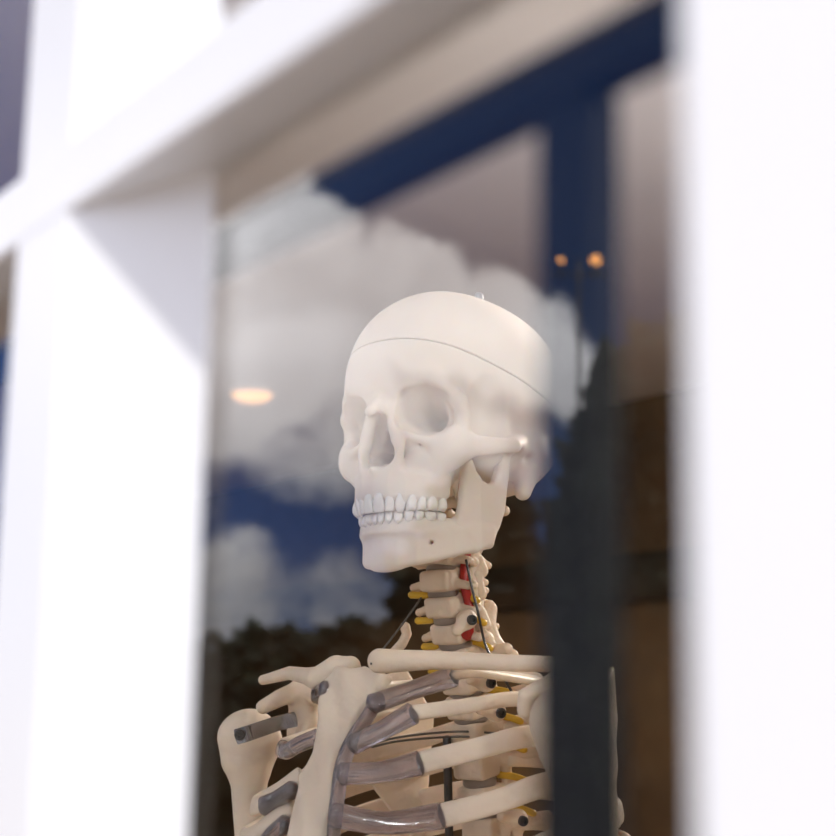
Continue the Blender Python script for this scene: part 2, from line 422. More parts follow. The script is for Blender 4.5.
    mx = N.new('ShaderNodeMix'); mx.data_type = 'RGBA'; L.new(mask, mx.inputs[0]); L.new(ramp.outputs[0], mx.inputs[6]); L.new(cs.outputs[0], mx.inputs[7])
    L.new(mx.outputs[2], bg.inputs['Color']); bg.inputs['Strength'].default_value = 1.0
    w.cycles.sampling_method = 'MANUAL'; w.cycles.sample_map_resolution = 1024
def mirrored(x, y):
    d = ray(x, y); d = d / np.linalg.norm(d); return (d[0], -d[1], d[2])
# cloud banks: the sky direction each one stands in
CLOUDS = [(mirrored(*p), a, b, w_) for p, a, b, w_ in [
    ((215, 218), 2.0, 3.8, 1.5), ((150, 250), 1.6, 3.8, 1.4), ((285, 285), 2.0, 3.8, 1.25), ((250, 350), 3, 6, 1.05),
    ((365, 310), 1.6, 3.8, 1.3), ((435, 318), 1.6, 3.4, 1.3), ((500, 328), 1.5, 3.2, 1.3), ((555, 350), 1.2, 2.8, 1.2), ((598, 385), .8, 2.2, 1.0),
    ((320, 400), 2.5, 5.0, .85), ((430, 430), 2, 4.6, .62), ((240, 600), 1.4, 3.4, .8), ((340, 600), 1.0, 3.0, .7), ((420, 520), 1.2, 3.2, .5)]]
build_world()
sd = bpy.data.lights.new('sun', 'SUN'); sd.energy = 4.9; sd.angle = math.radians(.6); sd.color = (1, .95, .88)
so = bpy.data.objects.new('sun', sd); COL.objects.link(so); so.location = (4, -6, 10)
so.rotation_euler = Vector((-.5, 1, -2.78)).to_track_quat('-Z', 'Y').to_euler()

# ------------------------------------------------------------- the building
X0, X1, YB, ZC = -9.5, 2.2, 3.85, 2.6
S = 'structure'
def struct(name, mb, m, bevel=0, smooth=False):
    o = link(name, mb.mesh(smooth, bevel), m); o['kind'] = S; return o
struct('floor', MB().box((X0, .0, -.08), (X1, YB, 0)), FLOORM)
struct('ceiling', MB().box((X0-.12, -.10, ZC), (X1+.12, YB+.12, ZC+.1)), CEIL)
struct('wall_back', MB().box((X0, YB, 0), (X1, YB+.12, ZC)), BROWN)
struct('wall_left', MB().box((X0-.12, -.10, 0), (X0, YB+.12, ZC)), BROWN)
struct('wall_right', MB().box((X1, -.10, 0), (X1+.12, YB+.12, ZC)), BROWN)
# front wall round the window opening
PER = .263; MXC = -.1175; HM = .0195            # muntin spacing, centre of the near muntin, half width of its face
NL, NR = 10, 5
OX0 = MXC - NL*PER; OX1 = MXC + NR*PER; OZ0, OZ1 = .60, 2.15
fw_ = MB()
fw_.box((X0, -.10, 0), (OX0-.02, .06, ZC)); fw_.box((OX1+.02, -.10, 0), (X1, .06, ZC))
fw_.box((OX0-.02, -.10, 0), (OX1+.02, .06, OZ0-.02)); fw_.box((OX0-.02, -.10, OZ1+.02), (OX1+.02, .06, ZC))
struct('wall_front', fw_, RENDERW)
struct('trim_1', MB().box((X0+.001, YB-.05, 1.80), (X1-.001, YB-.001, 1.98)), DKWOOD)       # picture rail on the panelling
struct('baseboard_back', MB().box((X0+.001, YB-.03, .001), (X1-.001, YB-.001, .16)), DKWOOD)
# ---- the paned window
win = empty('window_1', ((OX0+OX1)/2, -.03, OZ0), kind=S)
WL = np.array(win.location)
def wpart(name, mb, m, bevel=0, smooth=False):
    me = mb.mesh(smooth, bevel); o = link(name, me, m, win); o.matrix_parent_inverse = Matrix.Translation(-Vector(WL)); return o
GY = -.020        # glass
ZT0, ZT1 = 1.5426, 1.5628
fr = MB()
fr.box((OX0-.02, -.055, OZ1-.015), (OX1+.02, .012, OZ1+.02)); fr.box((OX0-.02, -.055, OZ0-.02), (OX1+.02, .012, OZ0+.02))
fr.box((OX0-.02, -.055, OZ0+.02), (OX0+.015, .012, OZ1-.015)); fr.box((OX1-.015, -.055, OZ0+.02), (OX1+.02, .012, OZ1-.015))
wpart('frame', fr, WHITE)
wpart('sill', MB().box((OX0-.08, -.16, OZ0-.05), (OX1+.08, -.056, OZ0-.0201)), WHITE, .006)
SPL = .0490       # one side of each upright is splayed towards the glass
for k in range(-NL+1, NR):
    c = MXC + k*PER
    prof = [(c-HM+.0015, -.0378), (c+HM-.0015, -.0378), (c+HM-.0004, -.0376), (c+HM, -.0372), (c+HM+SPL, GY+.0002), (c+HM+.006, GY+.004), (c-HM, GY+.004), (c-HM, -.0368), (c-HM+.0004, -.0374)]
    mb = MB(); V = []
    n = len(prof)
    for z in (OZ0+.02, OZ1-.015): V += [(x, y, z) for x, y in prof]
    mb.add(V, [tuple(range(n))[::-1], tuple(range(n, 2*n))] + [(i, (i+1) % n, n+(i+1) % n, n+i) for i in range(n)])
    wpart('glazing_upright', mb, WHITE)
ZR = [(1.02, 1.0402), (ZT0, ZT1), (1.85, 1.8702)]
for (za, zb) in ZR:
    prof = [(-.0380, za+.001), (-.0374, za), (GY+.004, za+.002), (GY+.004, zb-.001), (-.0374, zb), (-.0380, zb-.001)]
    wpart('glazing_rail', MB().prism(prof, 0, OX0+.015, OX1-.015), WHITE)
zs = [OZ0+.02, 1.02, 1.0402, ZT0, ZT1, 1.85, 1.8702, OZ1-.015]
for k in range(-NL, NR):
    for i in (0, 2, 4, 6):
        xa = MXC+k*PER+HM+SPL-.0005; xb = MXC+(k+1)*PER-HM+.002
        wpart('glass_pane', MB().box((xa, GY, zs[i]-.001), (xb, GY+.003, zs[i+1]+.003)), GLASS)
# ---- dark inner glazing frame behind the glass
win2 = empty('window_2', ((OX0+OX1)/2, .03, OZ0), kind=S)
WL2 = Vector(win2.location)
def w2(name, mb, m, bevel=0):
    o = link(name, mb.mesh(False, bevel), m, win2); o.matrix_parent_inverse = Matrix.Translation(-WL2); return o
IY = -.011                                     # centre plane of the dark inner frame
RZ0, RZ1 = float(np.mean([on_y(x, y, IY)[2] for x, y in ((320, 233), (535, 117))])), float(np.mean([on_y(x, y, IY)[2] for x, y in ((299, 191), (655, 3))]))
IX0, IX1 = on_y(553, 450, IY)[0], on_y(608, 450, IY)[0]; IC, IH = float(IX0+IX1)/2, float(IX1-IX0)/2
w2('inner_rail', MB().box((OX0+.001, IY-.004, RZ0), (OX1-.001, IY+.004, RZ1)), NAVY, .0015)
for k in (-6, -3, 0, 3):
    c = IC + k*PER
    w2('inner_stile', MB().box((c-IH, IY-.004, OZ0+.021), (c+IH, IY+.004, RZ0-.0002)), NAVY, .0015)

# ---------------------------------------------------------------- lamps
def down_light(name, loc, r, hgt, glow, label, group=None, power=0, col=(1, .75, .5)):
    t = empty(name, loc, label=label, category='ceiling light')
    if group: t['group'] = group
    prof = [(r*1.12, 0), (r*1.12, -hgt*.25), (r*1.04, -hgt*.3)]
    o = link('rim', MB().lathe(prof, (0, 0, 0), 32).mesh(False), WHITE, t)
    pr = [(r*.98*math.sin(a), -hgt*.3 - hgt*.7*math.cos(a)) for a in np.linspace(math.pi/2, .08, 9)]
    o = link('diffuser', MB().lathe(pr, (0, 0, 0), 32).mesh(True), glow, t)
    if power:
        ld = bpy.data.lights.new(name + '_light', 'SPOT'); ld.spot_size = 2.6; ld.spot_blend = .6; ld.energy = power; ld.color = col; ld.shadow_soft_size = r
        lo = bpy.data.objects.new(name + '_light', ld); COL.objects.link(lo); lo.location = Vector(loc) + Vector((0, 0, -hgt - r*1.05))
    return t
dl = ray(252, 394); p_ = EYE + dl * ((ZC - .015 - EYE[2]) / dl[2])
down_light('ceiling_light', (p_[0], p_[1], ZC-.001), .082, .05, LAMPG, 'large round warm ceiling light glowing to the left of the skull', power=60)
def pendant(loc, power, label, col=(1, .90, .79)):  # hanging lamps added out of view as fill light for ceiling and bones
    t = empty('fill_pendant', (loc[0], loc[1], ZC-.001), label=label, category='added fill lamp', group='added fill lamps out of view')
    h = ZC - loc[2]
    link('cord', MB().lathe([(.004, 0), (.004, -h+.07)], (0, 0, 0), 10).mesh(True), DARKM, t)
    link('lamp_shade', MB().lathe([(.02, -h+.08), (.09, -h+.02), (.13, -h-.04), (.126, -h-.04), (.087, -h+.016), (.018, -h+.076)], (0, 0, 0), 28).mesh(True), WHITE, t)
    ld = bpy.data.lights.new('pendant_light', 'POINT'); ld.energy = power; ld.color = col; ld.shadow_soft_size = .06
    lo = bpy.data.objects.new('pendant_light', ld); COL.objects.link(lo); lo.location = (loc[0], loc[1], loc[2]-.11)
pendant((.55, 1.2, 2.05), 22, 'white pendant added as unseen fill light over the shop floor, nearest to the skeleton')
pendant((.75, .35, 1.9), 15, 'white pendant added as unseen fill light close behind the window, beyond the near upright', (.95, .97, 1))
pendant((-1.15, 1.75, 2.2), 76, 'white pendant added as unseen fill light deep in the shop behind the skeleton', (1, .91, .82))
# ------------------------------------------------------ outside: the street
gp = struct('ground', MB().box((-70, -70, -.16), (30, -.101, -.02)), PAVE)
def blob_mass(c, r, n, seed, squash=.8):
    """leafy crown: many small leaf clusters on and in an ellipsoid"""
    rg = np.random.RandomState(seed); V = []; F = []
    for i in range(n):
        d = rg.normal(size=3); d /= np.linalg.norm(d); rad = rg.uniform(.55, 1.0)
        p = np.array(c) + d * np.array(r) * rad; s = .20 * np.mean(r) * rg.uniform(.6, 1.2)
        for q in range(2):
            a = rg.normal(size=3); a /= np.linalg.norm(a); b = np.cross(a, rg.normal(size=3)); b /= np.linalg.norm(b); e = np.cross(a, b) * .35
            k = len(V); V += [p+a*s, p+b*s*.6+e*s, p-a*s, p-b*s*.6+e*s, p+e*s*1.6, p-e*s*1.2]; F += [(k,k+1,k+4),(k+1,k+2,k+4),(k+2,k+3,k+4),(k+3,k,k+4),(k,k+5,k+1),(k+1,k+5,k+2),(k+2,k+5,k+3),(k+3,k+5,k)]
    return V, F
def street_tree(px, dist, top, wid, label, seed):
    d = np.array(mirrored(px, 690)); d[2] = 0; d /= np.linalg.norm(d); c = np.array([0, -2*.0185-EYE[1], 0]) + d*dist
    t = empty('street_tree', (c[0], c[1], -.02), label=label, category='tree', group='trees across the street')
    h = top*.45
    V, F = sweep(catmull([(0, 0, 0), (.05, .03, h*.5), (0, 0, h), (.04, .1, top*.75)], 5), [.16, .12, .07], [.16, .12, .07], n=10, power=2)
    link('trunk', mesh_of(V, F), BARK, t)
    V, F = blob_mass((0, 0, top*.6), (wid, wid, top*.42), 900, seed)
    link('crown', mesh_of(V, F, False), LEAF, t)
street_tree(672, 9.3, 3.70, .72, 'taller leafy street tree mirrored in the glass beside the dark upright', 1)
street_tree(478, 10.1, 2.85, .58, 'lower street tree mirrored behind the neck of the skeleton', 2)
def street_lamp(px0, px1, py, dist):
    A, B = [np.array([0, -2*.0185-EYE[1], EYE[2]]) + np.array(mirrored(p, py))*dist for p in (px0, px1)]; c = (A+B)/2; e = (B-A)/np.linalg.norm(B-A); z = c[2]
    t = empty('street_lamp', (c[0], c[1], -.02), label='tall street lamp with two glowing orange globes mirrored on the dark upright', category='street lamp')
    link('pole', MB().lathe([(.05, 0), (.05, .5), (.022, .55), (.016, z+.02)], (0, 0, 0), 16).mesh(True), DARKM, t)
    V, F = sweep(np.array([e*-.26, e*0, e*.26]) + np.array([0, 0, z-.12]), .014, .014, n=8); link('crossbar', mesh_of(V, F), DARKM, t)
    for P, r in ((A, .030), (B, .050)):
        q = P - c + np.array([0, 0, z+.02]); prof = [(r*math.sin(a), -r*math.cos(a)) for a in np.linspace(.15, math.pi-.15, 10)]
        g = link('globe', MB().lathe(prof, q, 20).mesh(True), SPOTG, t); link('globe_holder', MB().lathe([(.012, -.15), (.012, -.03)], q, 12).mesh(True), DARKM, g)
street_lamp(561, 596, 260, 14.0)
mb = MB()
rg = np.random.RandomState(8); V = []; F = []
for px in np.linspace(60, 800, 30):
    d = np.array(mirrored(px, 690)); d[2] = 0; d /= np.linalg.norm(d); c = d*12; tp = 1.85 + rg.uniform(-.15, .25)
    v, f = blob_mass((c[0], c[1], tp*.48), (.75, .6, tp*.54), 260, int(px)); n = len(V); V += list(v); F += [tuple(i+n for i in q) for q in f]
o = link('distant_hedge', mesh_of(V, F, False), LEAF); o['kind'] = 'stuff'; o['label'] = 'dark far hedge line mirrored low in the glass'; o['category'] = 'hedge'
# ================================================================ skeleton
# skull frame (mm): +x = skeleton's own right, y forward, z up, origin between the ears
def head_xf():
    y, p, rl = [math.radians(a) for a in HEAD_ROT]
    a = np.array([[1,0,0],[0,math.cos(p),-math.sin(p)],[0,math.sin(p),math.cos(p)]])
    b = np.array([[math.cos(rl),0,math.sin(rl)],[0,1,0],[-math.sin(rl),0,math.cos(rl)]])
    c = np.array([[math.cos(y),-math.sin(y),0],[math.sin(y),math.cos(y),0],[0,0,1]])
    return c @ b @ a
HEAD_ROT = (196.7, 1.7, 1.6); HEAD_POS = np.array([-.8694, .4533, 1.5899])
HR = head_xf()
ROOT = np.array([-.90, .50, 0.0])
skel = empty('anatomical_skeleton', ROOT, label='cream plastic anatomical skeleton model standing behind the window glass', category='skeleton')
def part(name, me, m, parent=None, **kw):
    o = link(name, me, m, parent or skel)
    for k, v in kw.items(): o[k] = v
    return o
def hx(V):                                                     # skull metres -> root frame
    V = np.array(V, float); V[:, 1] = np.where(V[:, 1] > 0, V[:, 1]*.885, V[:, 1])
    return V @ HR.T + HEAD_POS - ROOT
def make_cranium():
    f = Field((0, -100, -62), (78, 118, 128), VOX, sym=True)
    # braincase
    f.ell((0, -14, 47), (69, 72, 69)); f.ell((0, 36, 50), (55.5, 58, 63), 34)
    f.ell((0, -50, 22), (50, 36, 38), 24); f.ell((0, 62, 52), (44, 33, 40), 24)
    f.ell((0, -14, 0), (56, 44, 24), 20)
    f.blur(26)
    # base, temporal and sphenoid
    f.box((0, 25, -6), (27, 30, 16), 10, 14); f.ell((36, 26, 4), (24, 20, 20), 12)
    # postorbital hollow (temporal fossa)
    f.ell((65, 48, 10), (19.5, 22, 34), 6, cut=True)
    # brow
    f.chain([(0, 91, 37, 7), (14, 92, 38, 7.5), (28, 88, 38, 6), (42, 80, 32, 5), (50, 71, 22, 4.6)], 9)
    f.chain([(50, 71, 23, 4.6), (50.5, 66, 12, 4.8), (48.5, 68, 0, 5.2)], 5)
    f.ell((0, 85, 48), (34, 14, 18), 14)
    # face block
    f.box((0, 62, -8), (30, 22, 24), 12, 10); f.ell((0, 66, -26), (32, 28, 18), 12)
    f.chain([(0, 92, 30, 5.5), (0, 98, 23, 5), (0, 110, 15.5, 3.4)], 4); f.chain([(4.5, 91, 27, 4), (5.5, 102, 18, 3)], 3)
    f.chain([(9, 91, 26, 4.8), (10.8, 96, 9, 4.6), (15, 95, -8, 4.8), (13, 96, -20, 5)], 6); f.chain([(11, 90, 19, 3.6), (12.5, 84, 9, 4.4), (15, 84, -6, 4)], 4)
    f.chain([(17, 89, 3, 4.4), (33, 83, -4, 4.2), (46, 73, -1, 4.6)], 6)
    f.ell((41, 70, -11), (13, 13, 12), 8); f.cone((46, 68, -6), (36, 74, -24), 7, 4.5, 8)
    # zygomatic arch
    f.chain([(48, 68, -7, 8.5), (57, 55, -6.5, 6.8), (63, 38, -4.5, 5.4), (65.5, 22, -2.5, 5), (61, 8, .5, 5), (53, -12, 5, 5)], 8, flat=((1, .25, 0), 1.7))
    # alveolar arch
    f.ribbon([(0, 97.5, -44, -22, 6.5), (9, 96.5, -44, -22, 6.5), (18, 91, -44.5, -24, 6.5), (25, 81, -44.5, -26, 7), (29, 70, -44, -27, 7), (29.5, 62, -41, -27, 6)], 6, 3)
    for (x, y, b) in [(4.3, 101.5, 2.6), (12, 99.5, 2.4), (19.5, 94, 3.2), (25.5, 86, 2.6), (29.5, 77.5, 2.6), (33, 67, 3)]:
        f.cone((x, y-.6, -45), (x*.95, y-3.5, -31), b, b*.7, 3)
    f.cone((0, 97, -25), (0, 106, -23.5), 4, 1.6, 5)
    f.chain([(50, 67, 8, 4.5), (41, 55, 9, 5), (32, 44, 8, 7)], 4, flat=((0, 0, 1), .33))
    # cavities
    E_ = rot3('Z', -18) @ rot3('X', 4)
    f.ell((33, 90, 15.5), (19.5, 17, 14.5), 2, cut=True, R=E_)
    f.box((33, 94, 15.8), (19.2, 13, 14.0), 7.5, 2, cut=True, R=rot3('Z', -20) @ rot3('Y', 8))
    f.cone((33, 90, 15.5), (19, 44, 14), 16.5, 4.5, 6, cut=True)
    f.cone((1.4, 120, 8.5), (1.0, 72, 1), 3.8, 2.6, 3, cut=True); f.cone((3.6, 114, -3), (3.6, 70, -5), 6.6, 4.2, 3, cut=True); f.cone((7.2, 114, -13), (6, 68, -14), 8.4, 6, 3, cut=True)
    f.cone((26.5, 94, -8), (25, 78, -5), 1.1, 1.1, .6, cut=True)
    f.cone((24, 52, 8), (22, 40, 8), 2.6, 2, 1, cut=True)
    # pterygoid, mastoid, condyles, styloid
    f.cone((13, 42, -12), (14, 40, -40), 5, 2.5, 5, flat=((1, .2, 0), 1.8)); f.cone((17, 34, -10), (21, 30, -36), 4, 2, 4, flat=((1, .2, 0), 1.8))
    f.cone((53, -16, -2), (51, -10, -29), 12.5, 6, 9); f.ell((12, -12, -24), (7, 11, 6), 6)
    f.cone((43, 2, -8), (38, 10, -36), 2.6, 1.1, 4); f.cone((66, -5, -7), (58, -5, -7), 2.6, 2.2, 4, cut=True)
    f.ell((56, 14, -5), (9, 7, 5), 4, cut=True)
    return f
cran = make_cranium()
CUTN = np.array([0, -.27, 1.0]); CUTN /= np.linalg.norm(CUTN); CUTZ = 40.5     # saw cut of the skull cap
def cut_plane(f, sgn, gap):
    n = CUTN * sgn
    X, Y, Z = f.ax[0][:, None, None], f.ax[1][None, :, None], f.ax[2][None, None, :]
    q = (n[1]*(Y) + n[2]*(Z - CUTZ) + gap).astype(np.float32)
    f.d = np.maximum(f.d, q + 0*X)
    return f
base = cut_plane(cran.copy(), 1, .35); cap = cut_plane(cran.copy(), -1, .35)
hmesh = lambda f, s=1: f.mesh(s, .001, hx)
skull = part('skull', hmesh(base), BONE)
skull_cap = part('skull_cap', hmesh(cap), BONE, skull)
def make_mandible():
    f = Field((0, -6, -98), (66, 108, 6), VOX, sym=True)
    f.ribbon([(0, 85.5, -89, -60, 5.2), (10, 84.5, -89, -60, 5.2), (20, 79, -87, -60, 5.4), (28, 69, -84.5, -60, 5.6), (35, 58, -81, -59, 6), (41, 43, -77, -58, 6), (45.5, 28, -73, -58, 5)], 4, 4)
    f.ribbon([(0, 92, -66, -55, 4.6), (8, 91, -66, -55, 4.6), (17, 86.5, -66, -55, 4.6), (24, 78.5, -66, -55, 5), (28, 66, -66, -54.5, 5.5), (31, 54, -65, -54, 5.5)], 6, 2.5)
    f.ell((0, 86, -83), (13, 6, 7), 6)
    poly = [(56, -56), (53.5, -44), (52, -28), (50.5, -13), (48, -9.5), (45, -13), (42, -21), (37, -26.5), (30, -28.5), (24, -26), (20, -18), (18.5, -7), (14, -2.5), (9, -4), (8.5, -12), (9.5, -28), (12.5, -46), (18.5, -58), (25, -65.5), (32, -71), (42, -76)]
    f.plate(poly, (0,1,0,0), (0,0,1,0), (1,0,0,0), 3.4, (38, 4, -80), (62, 58, 2), 4, 2.6, warp=lambda y, z: 44.5 + (42-y)*.14 + np.clip(-z-50, 0, 40)*.04 - np.clip(y-40, 0, 20)*.32)
    f.ell((50, 12.5, -3.5), (9.5, 4.6, 4.4), 4); f.cone((48, 12, -6), (48.5, 13, -22), 4.2, 3.2, 4)
    f.cone((31, 78, -72), (28, 70, -72), 1.4, 1.3, 1.2, cut=True)
    return f
mand = part('mandible', hmesh(make_mandible()), BONE, skull)
# ---- teeth, each its own mesh
def tooth(w, d, h, kind, up):
    """crown: w wide, d deep at the neck, h tall; z=0 at the neck, towards +z the biting edge"""
    nu, nv = 16, 8; V = []; F = []
    for j in range(nv + 1):
        t = j / nv
        ww = w/2 * (.80 + .24*math.sin(min(t*1.15, 1)*math.pi/2)) * (1 if t < .85 else 1 - (t-.85)*.9)
        if kind == 'i': dd = d/2 * (1 - .72*t)
        elif kind == 'c': dd = d/2 * (1 - .55*t); ww *= 1 if t < .6 else 1 - (t-.6)*.85
        else: dd = d/2 * (1.02 + .08*math.sin(t*math.pi)) * (1 if t < .8 else 1 - (t-.8)*1.2)
        zz = h * t
        for k in range(nu):
            a = 2*math.pi*k/nu; c, s_ = math.cos(a), math.sin(a); e = 2/3.0
            x = ww*math.copysign(abs(c)**e, c); y = dd*math.copysign(abs(s_)**e, s_)
            y += (d*.10*math.sin(t*math.pi) + (.0 if kind == 'm' else -d*.05*t)) 
            z = zz
            if kind == 'm' and j == nv: z += .35*math.cos(2*a)
            V.append((x, y, z))
    for j in range(nv):
        for k in range(nu): F.append((j*nu+k, j*nu+(k+1) % nu, (j+1)*nu+(k+1) % nu, (j+1)*nu+k))
    V.append((0, (d*.05 if kind != 'm' else 0), h*(1.02 if kind != 'm' else .93))); V.append((0, 0, -h*.35))
    for k in range(nu): F.append((nv*nu+k, nv*nu+(k+1) % nu, len(V)-2)); F.append(((k+1) % nu, k, len(V)-1))
    return np.array(V), F
def arch_points(a, b, yc, widths):
    """centres and tangent angles of teeth laid side by side along a half ellipse from the midline"""
    ts = np.linspace(0, math.pi*.62, 800); P = np.stack([a*np.sin(ts), yc + b*np.cos(ts)], 1)
    L = np.concatenate([[0], np.cumsum(np.linalg.norm(np.diff(P, axis=0), axis=1))]); out = []; s0 = .05
    for w in widths:
        q = s0 + w/2; i = min(np.searchsorted(L, q), 798); t = P[i+1]-P[i]; out.append((P[i], math.atan2(t[1], t[0]))); s0 += w + .12
    return out
UW = [(8.4, 7, 11.4, 'i'), (6.8, 6.4, 10.6, 'i'), (7.6, 7.8, 12.0, 'c'), (7.0, 8.6, 10.2, 'm'), (6.8, 8.6, 9.8, 'm'), (8.6, 9.8, 9.4, 'm'), (8.0, 9.5, 8.6, 'm')]
LW = [(5.3, 5.8, 7.4, 'i'), (5.8, 6.2, 7.4, 'i'), (6.8, 7.2, 8.2, 'c'), (6.9, 7.6, 7.4, 'm'), (7, 8, 7, 'm'), (9.2, 9.2, 6.6, 'm'), (8.6, 9, 6.4, 'm')]
for (tab, arch, z0, sg, par) in ((UW, (33.5, 50, 52, ), -42.0, -1, skull), (LW, (31.0, 45.5, 51.5), -58.6, 1, mand)):
    pts = arch_points(arch[0], arch[1], arch[2], [t[0] for t in tab])
    for side in (1, -1):
        for (t, (p, ang)) in zip(tab, pts):
            V, F = tooth(*t, sg); c, s_ = math.cos(ang), math.sin(ang)
            V = V.copy(); V[:, 2] *= sg; V[:, 1] *= 1
            hgt = t[2]
            # outward is the left of the tangent
            W = np.stack([p[0] + V[:,0]*c - V[:,1]*s_, p[1] + V[:,0]*s_ + V[:,1]*c, z0 + V[:,2] + (sg*(9.2-hgt)*.45)], 1)
            if sg == -1: W[:, 1] += (z0 - W[:, 2])*.06
            W[:, 0] *= side
            me = MB().add(hx(W*.001), F).mesh(True)
            part('tooth', me, TOOTH, par)
# ---- bolt on the crown of the cap, springs at the jaw
def cyl_between(a, b, r, n=14, cap=.0):
    a, b = np.array(a, float), np.array(b, float); v = b-a; L_ = np.linalg.norm(v)
    R = np.array(Vector(v).to_track_quat('Z', 'Y').to_matrix()); prof = [(r*.8, 0), (r, L_*.08), (r, L_*.92), (r*.8, L_)]
    return MB().lathe(prof, a, n, R)
b0 = hx(np.array([(.0, -.026, .108), (.0, -.026, .1305)]))
part('hanging_bolt', cyl_between(b0[0], b0[1], .0032).mesh(True), BOLT, skull_cap)
# ------------------------------------------------------- trunk and limbs
# body frame: ex = skeleton's own right (far side), ey = the way it faces, origin at the sternal notch
BY = math.radians(195)
EX = np.array([math.cos(BY), math.sin(BY), 0]); EYV = np.array([-math.sin(BY), math.cos(BY), 0]); EZ = np.array([0, 0, 1.])
NOTCH = at(366, 670, 1.0)
def sight(px, py, x):            # point of the skeleton at lateral offset x (m)
    d = ray(px, py); return EYE + d * ((x + (NOTCH - EYE) @ EX) / (d @ EX))
def body(x, y, z): return NOTCH + EX*x + EYV*y + EZ*z
def inbody(P): q = np.asarray(P) - NOTCH; return np.array([q @ EX, q @ EYV, q[2]])
def W(px, py, x): return (sight(px, py, x) - ROOT) * 1000          # mm in the root frame
def chain_px(f, pts, k=6, flat=None):                                 # (px, py, x, r mm)
    P = [(*W(p[0], p[1], p[2]), p[3]) for p in pts]
    return f.chain(P, k, flat=flat)
def field_px(pts, pad=45, h=None):
    P = np.array([W(*p[:3]) for p in pts]); return Field(P.min(0) - pad, P.max(0) + pad, h or VOX)
def tube(name, pts, hw, tw, m, normal=None, n=10, sub=8, parent=None, power=2.4, **kw):   # pts: world metres
    P = catmull(pts, sub) if len(pts) > 2 else np.array(pts); V, F = sweep(P - ROOT, hw, tw, normal, n, power)
    return part(name, MB().add(V, F).mesh(n > 4), m, parent, **kw)

# ---- vertebrae: one template per region, placed along the spine
def vert_template(kind):
    if kind == 'atlas':
        f = Field((0, -34, -14), (46, 22, 14), .8, True)
        f.chain([(0, 10, 0, 4.5), (12, 6, 0, 4.5), (19, -4, 0, 6.5), (15, -18, 0, 4.5), (0, -26, 0, 4.5)], 4); f.cone((19, -4, 0), (37, -8, -1), 6, 4, 4)
    elif kind == 'cervical':
        f = Field((0, -52, -18), (42, 20, 16), .8, True)
        f.ell((0, 0, 0), (14.5, 10.5, 9), 0); f.box((0, 0, 0), (13.5, 9.5, 7.4), 3, 3)
        f.cone((11.5, -2, 4), (12.5, -4, 8), 3, 1.8, 3)
        f.cone((10, -6, 0), (16, -12, 0), 4.2, 4.5, 3); f.cone((17, -13, -9), (17, -12, 9), 5.2, 5.2, 3)
        f.cone((10, 0, -1), (25, 1, -4), 3.4, 3.0, 3); f.cone((17, -10, -1), (26, -5, -4), 3.2, 3, 3); f.cone((18, -4, 6), (18, -4, -9), 2, 2, 1.5, cut=True)
        f.cone((16, -15, 0), (3, -27, -2), 4.4, 4.2, 4, flat=((.6, .8, 0), 1.3)); f.cone((0, -26, -2), (0, -40, -6), 4, 3.4, 4); f.cone((0, -40, -6), (4.5, -45, -8), 3, 2.8, 2)
    elif kind == 'seventh':
        f = Field((0, -66, -22), (44, 20, 16), .8, True)
        f.box((0, 0, 0), (15, 10.5, 8.2), 3.2, 0); f.cone((12, -7, 0), (18, -13, 0), 4.5, 5, 3); f.cone((18, -13, -10), (18, -12, 10), 5.6, 5.6, 3)
        f.cone((17, -12, 1), (34, -13, 2), 4.2, 4.4, 4); f.cone((16, -15, 0), (2, -28, -2), 5, 5, 4); f.cone((0, -28, -2), (0, -56, -12), 5, 4.6, 4)
    elif kind == 'thoracic':
        f = Field((0, -62, -40), (46, 22, 18), .9, True)
        f.box((0, 1, 0), (15, 12.5, 9.6), 3.5, 0); f.cone((0, 1, 0), (0, 1, .1), 14.2, 14.2, 2, flat=((0, 0, 1), 1.45))
        f.cone((10, -9, 3), (15, -18, 3), 4.6, 5, 3); f.cone((13, -19, -9), (13, -17, 12), 4.8, 4.4, 3)
        f.cone((14, -19, 3), (33, -32, 6), 5.2, 5.6, 4); f.cone((13, -20, 0), (1, -28, -5), 5, 5, 4); f.cone((0, -28, -6), (0, -48, -28), 5, 3.6, 4)
    else:
        f = Field((0, -66, -24), (52, 26, 22), 1.1, True)
        f.box((0, 2, 0), (21, 16, 12), 4, 0); f.cone((12, -13, 3), (16, -22, 3), 5, 6, 3); f.cone((17, -24, -12), (15, -22, 14), 5.5, 5, 3)
        f.cone((14, -20, 3), (42, -26, 4), 4.6, 4, 4); f.cone((14, -22, 0), (0, -32, -3), 5, 5, 4); f.box((0, -46, -4), (3.4, 13, 10), 3, 4)
    return f.mesh(1)
TEMPL = {k: vert_template(k) for k in ('atlas', 'cervical', 'seventh', 'thoracic', 'lumbar')}
SP = [(458, 508, 'atlas'), (449, 532, 'cervical'), (443, 557, 'cervical'), (441, 581, 'cervical'), (446, 606, 'cervical'), (452, 632, 'cervical'), (459, 657, 'seventh'),
      (464, 681, 'thoracic'), (469, 706, 'thoracic'), (473, 733, 'thoracic'), (477, 765, 'thoracic'), (482, 797, 'thoracic'), (487, 829, 'thoracic')]
SPW = [sight(p[0], p[1], 0) for p in SP]; KIND = [p[2] for p in SP]
last = inbody(SPW[-1]); y_, z_ = last[1], last[2]
for i in range(6): z_ -= .026; y_ += (.0005 if i < 2 else .004); SPW.append(body(0, y_, z_)); KIND.append('thoracic')
for i in range(5): z_ -= .035; y_ += (.005 if i < 3 else -.003); SPW.append(body(0, y_, z_)); KIND.append('lumbar')
SPW = np.array(SPW); NV = len(SPW)
SPT = np.gradient(SPW, axis=0); SPT = -SPT / np.linalg.norm(SPT, axis=1)[:, None]      # up along the spine
FRAMES = []
vert_objs = []
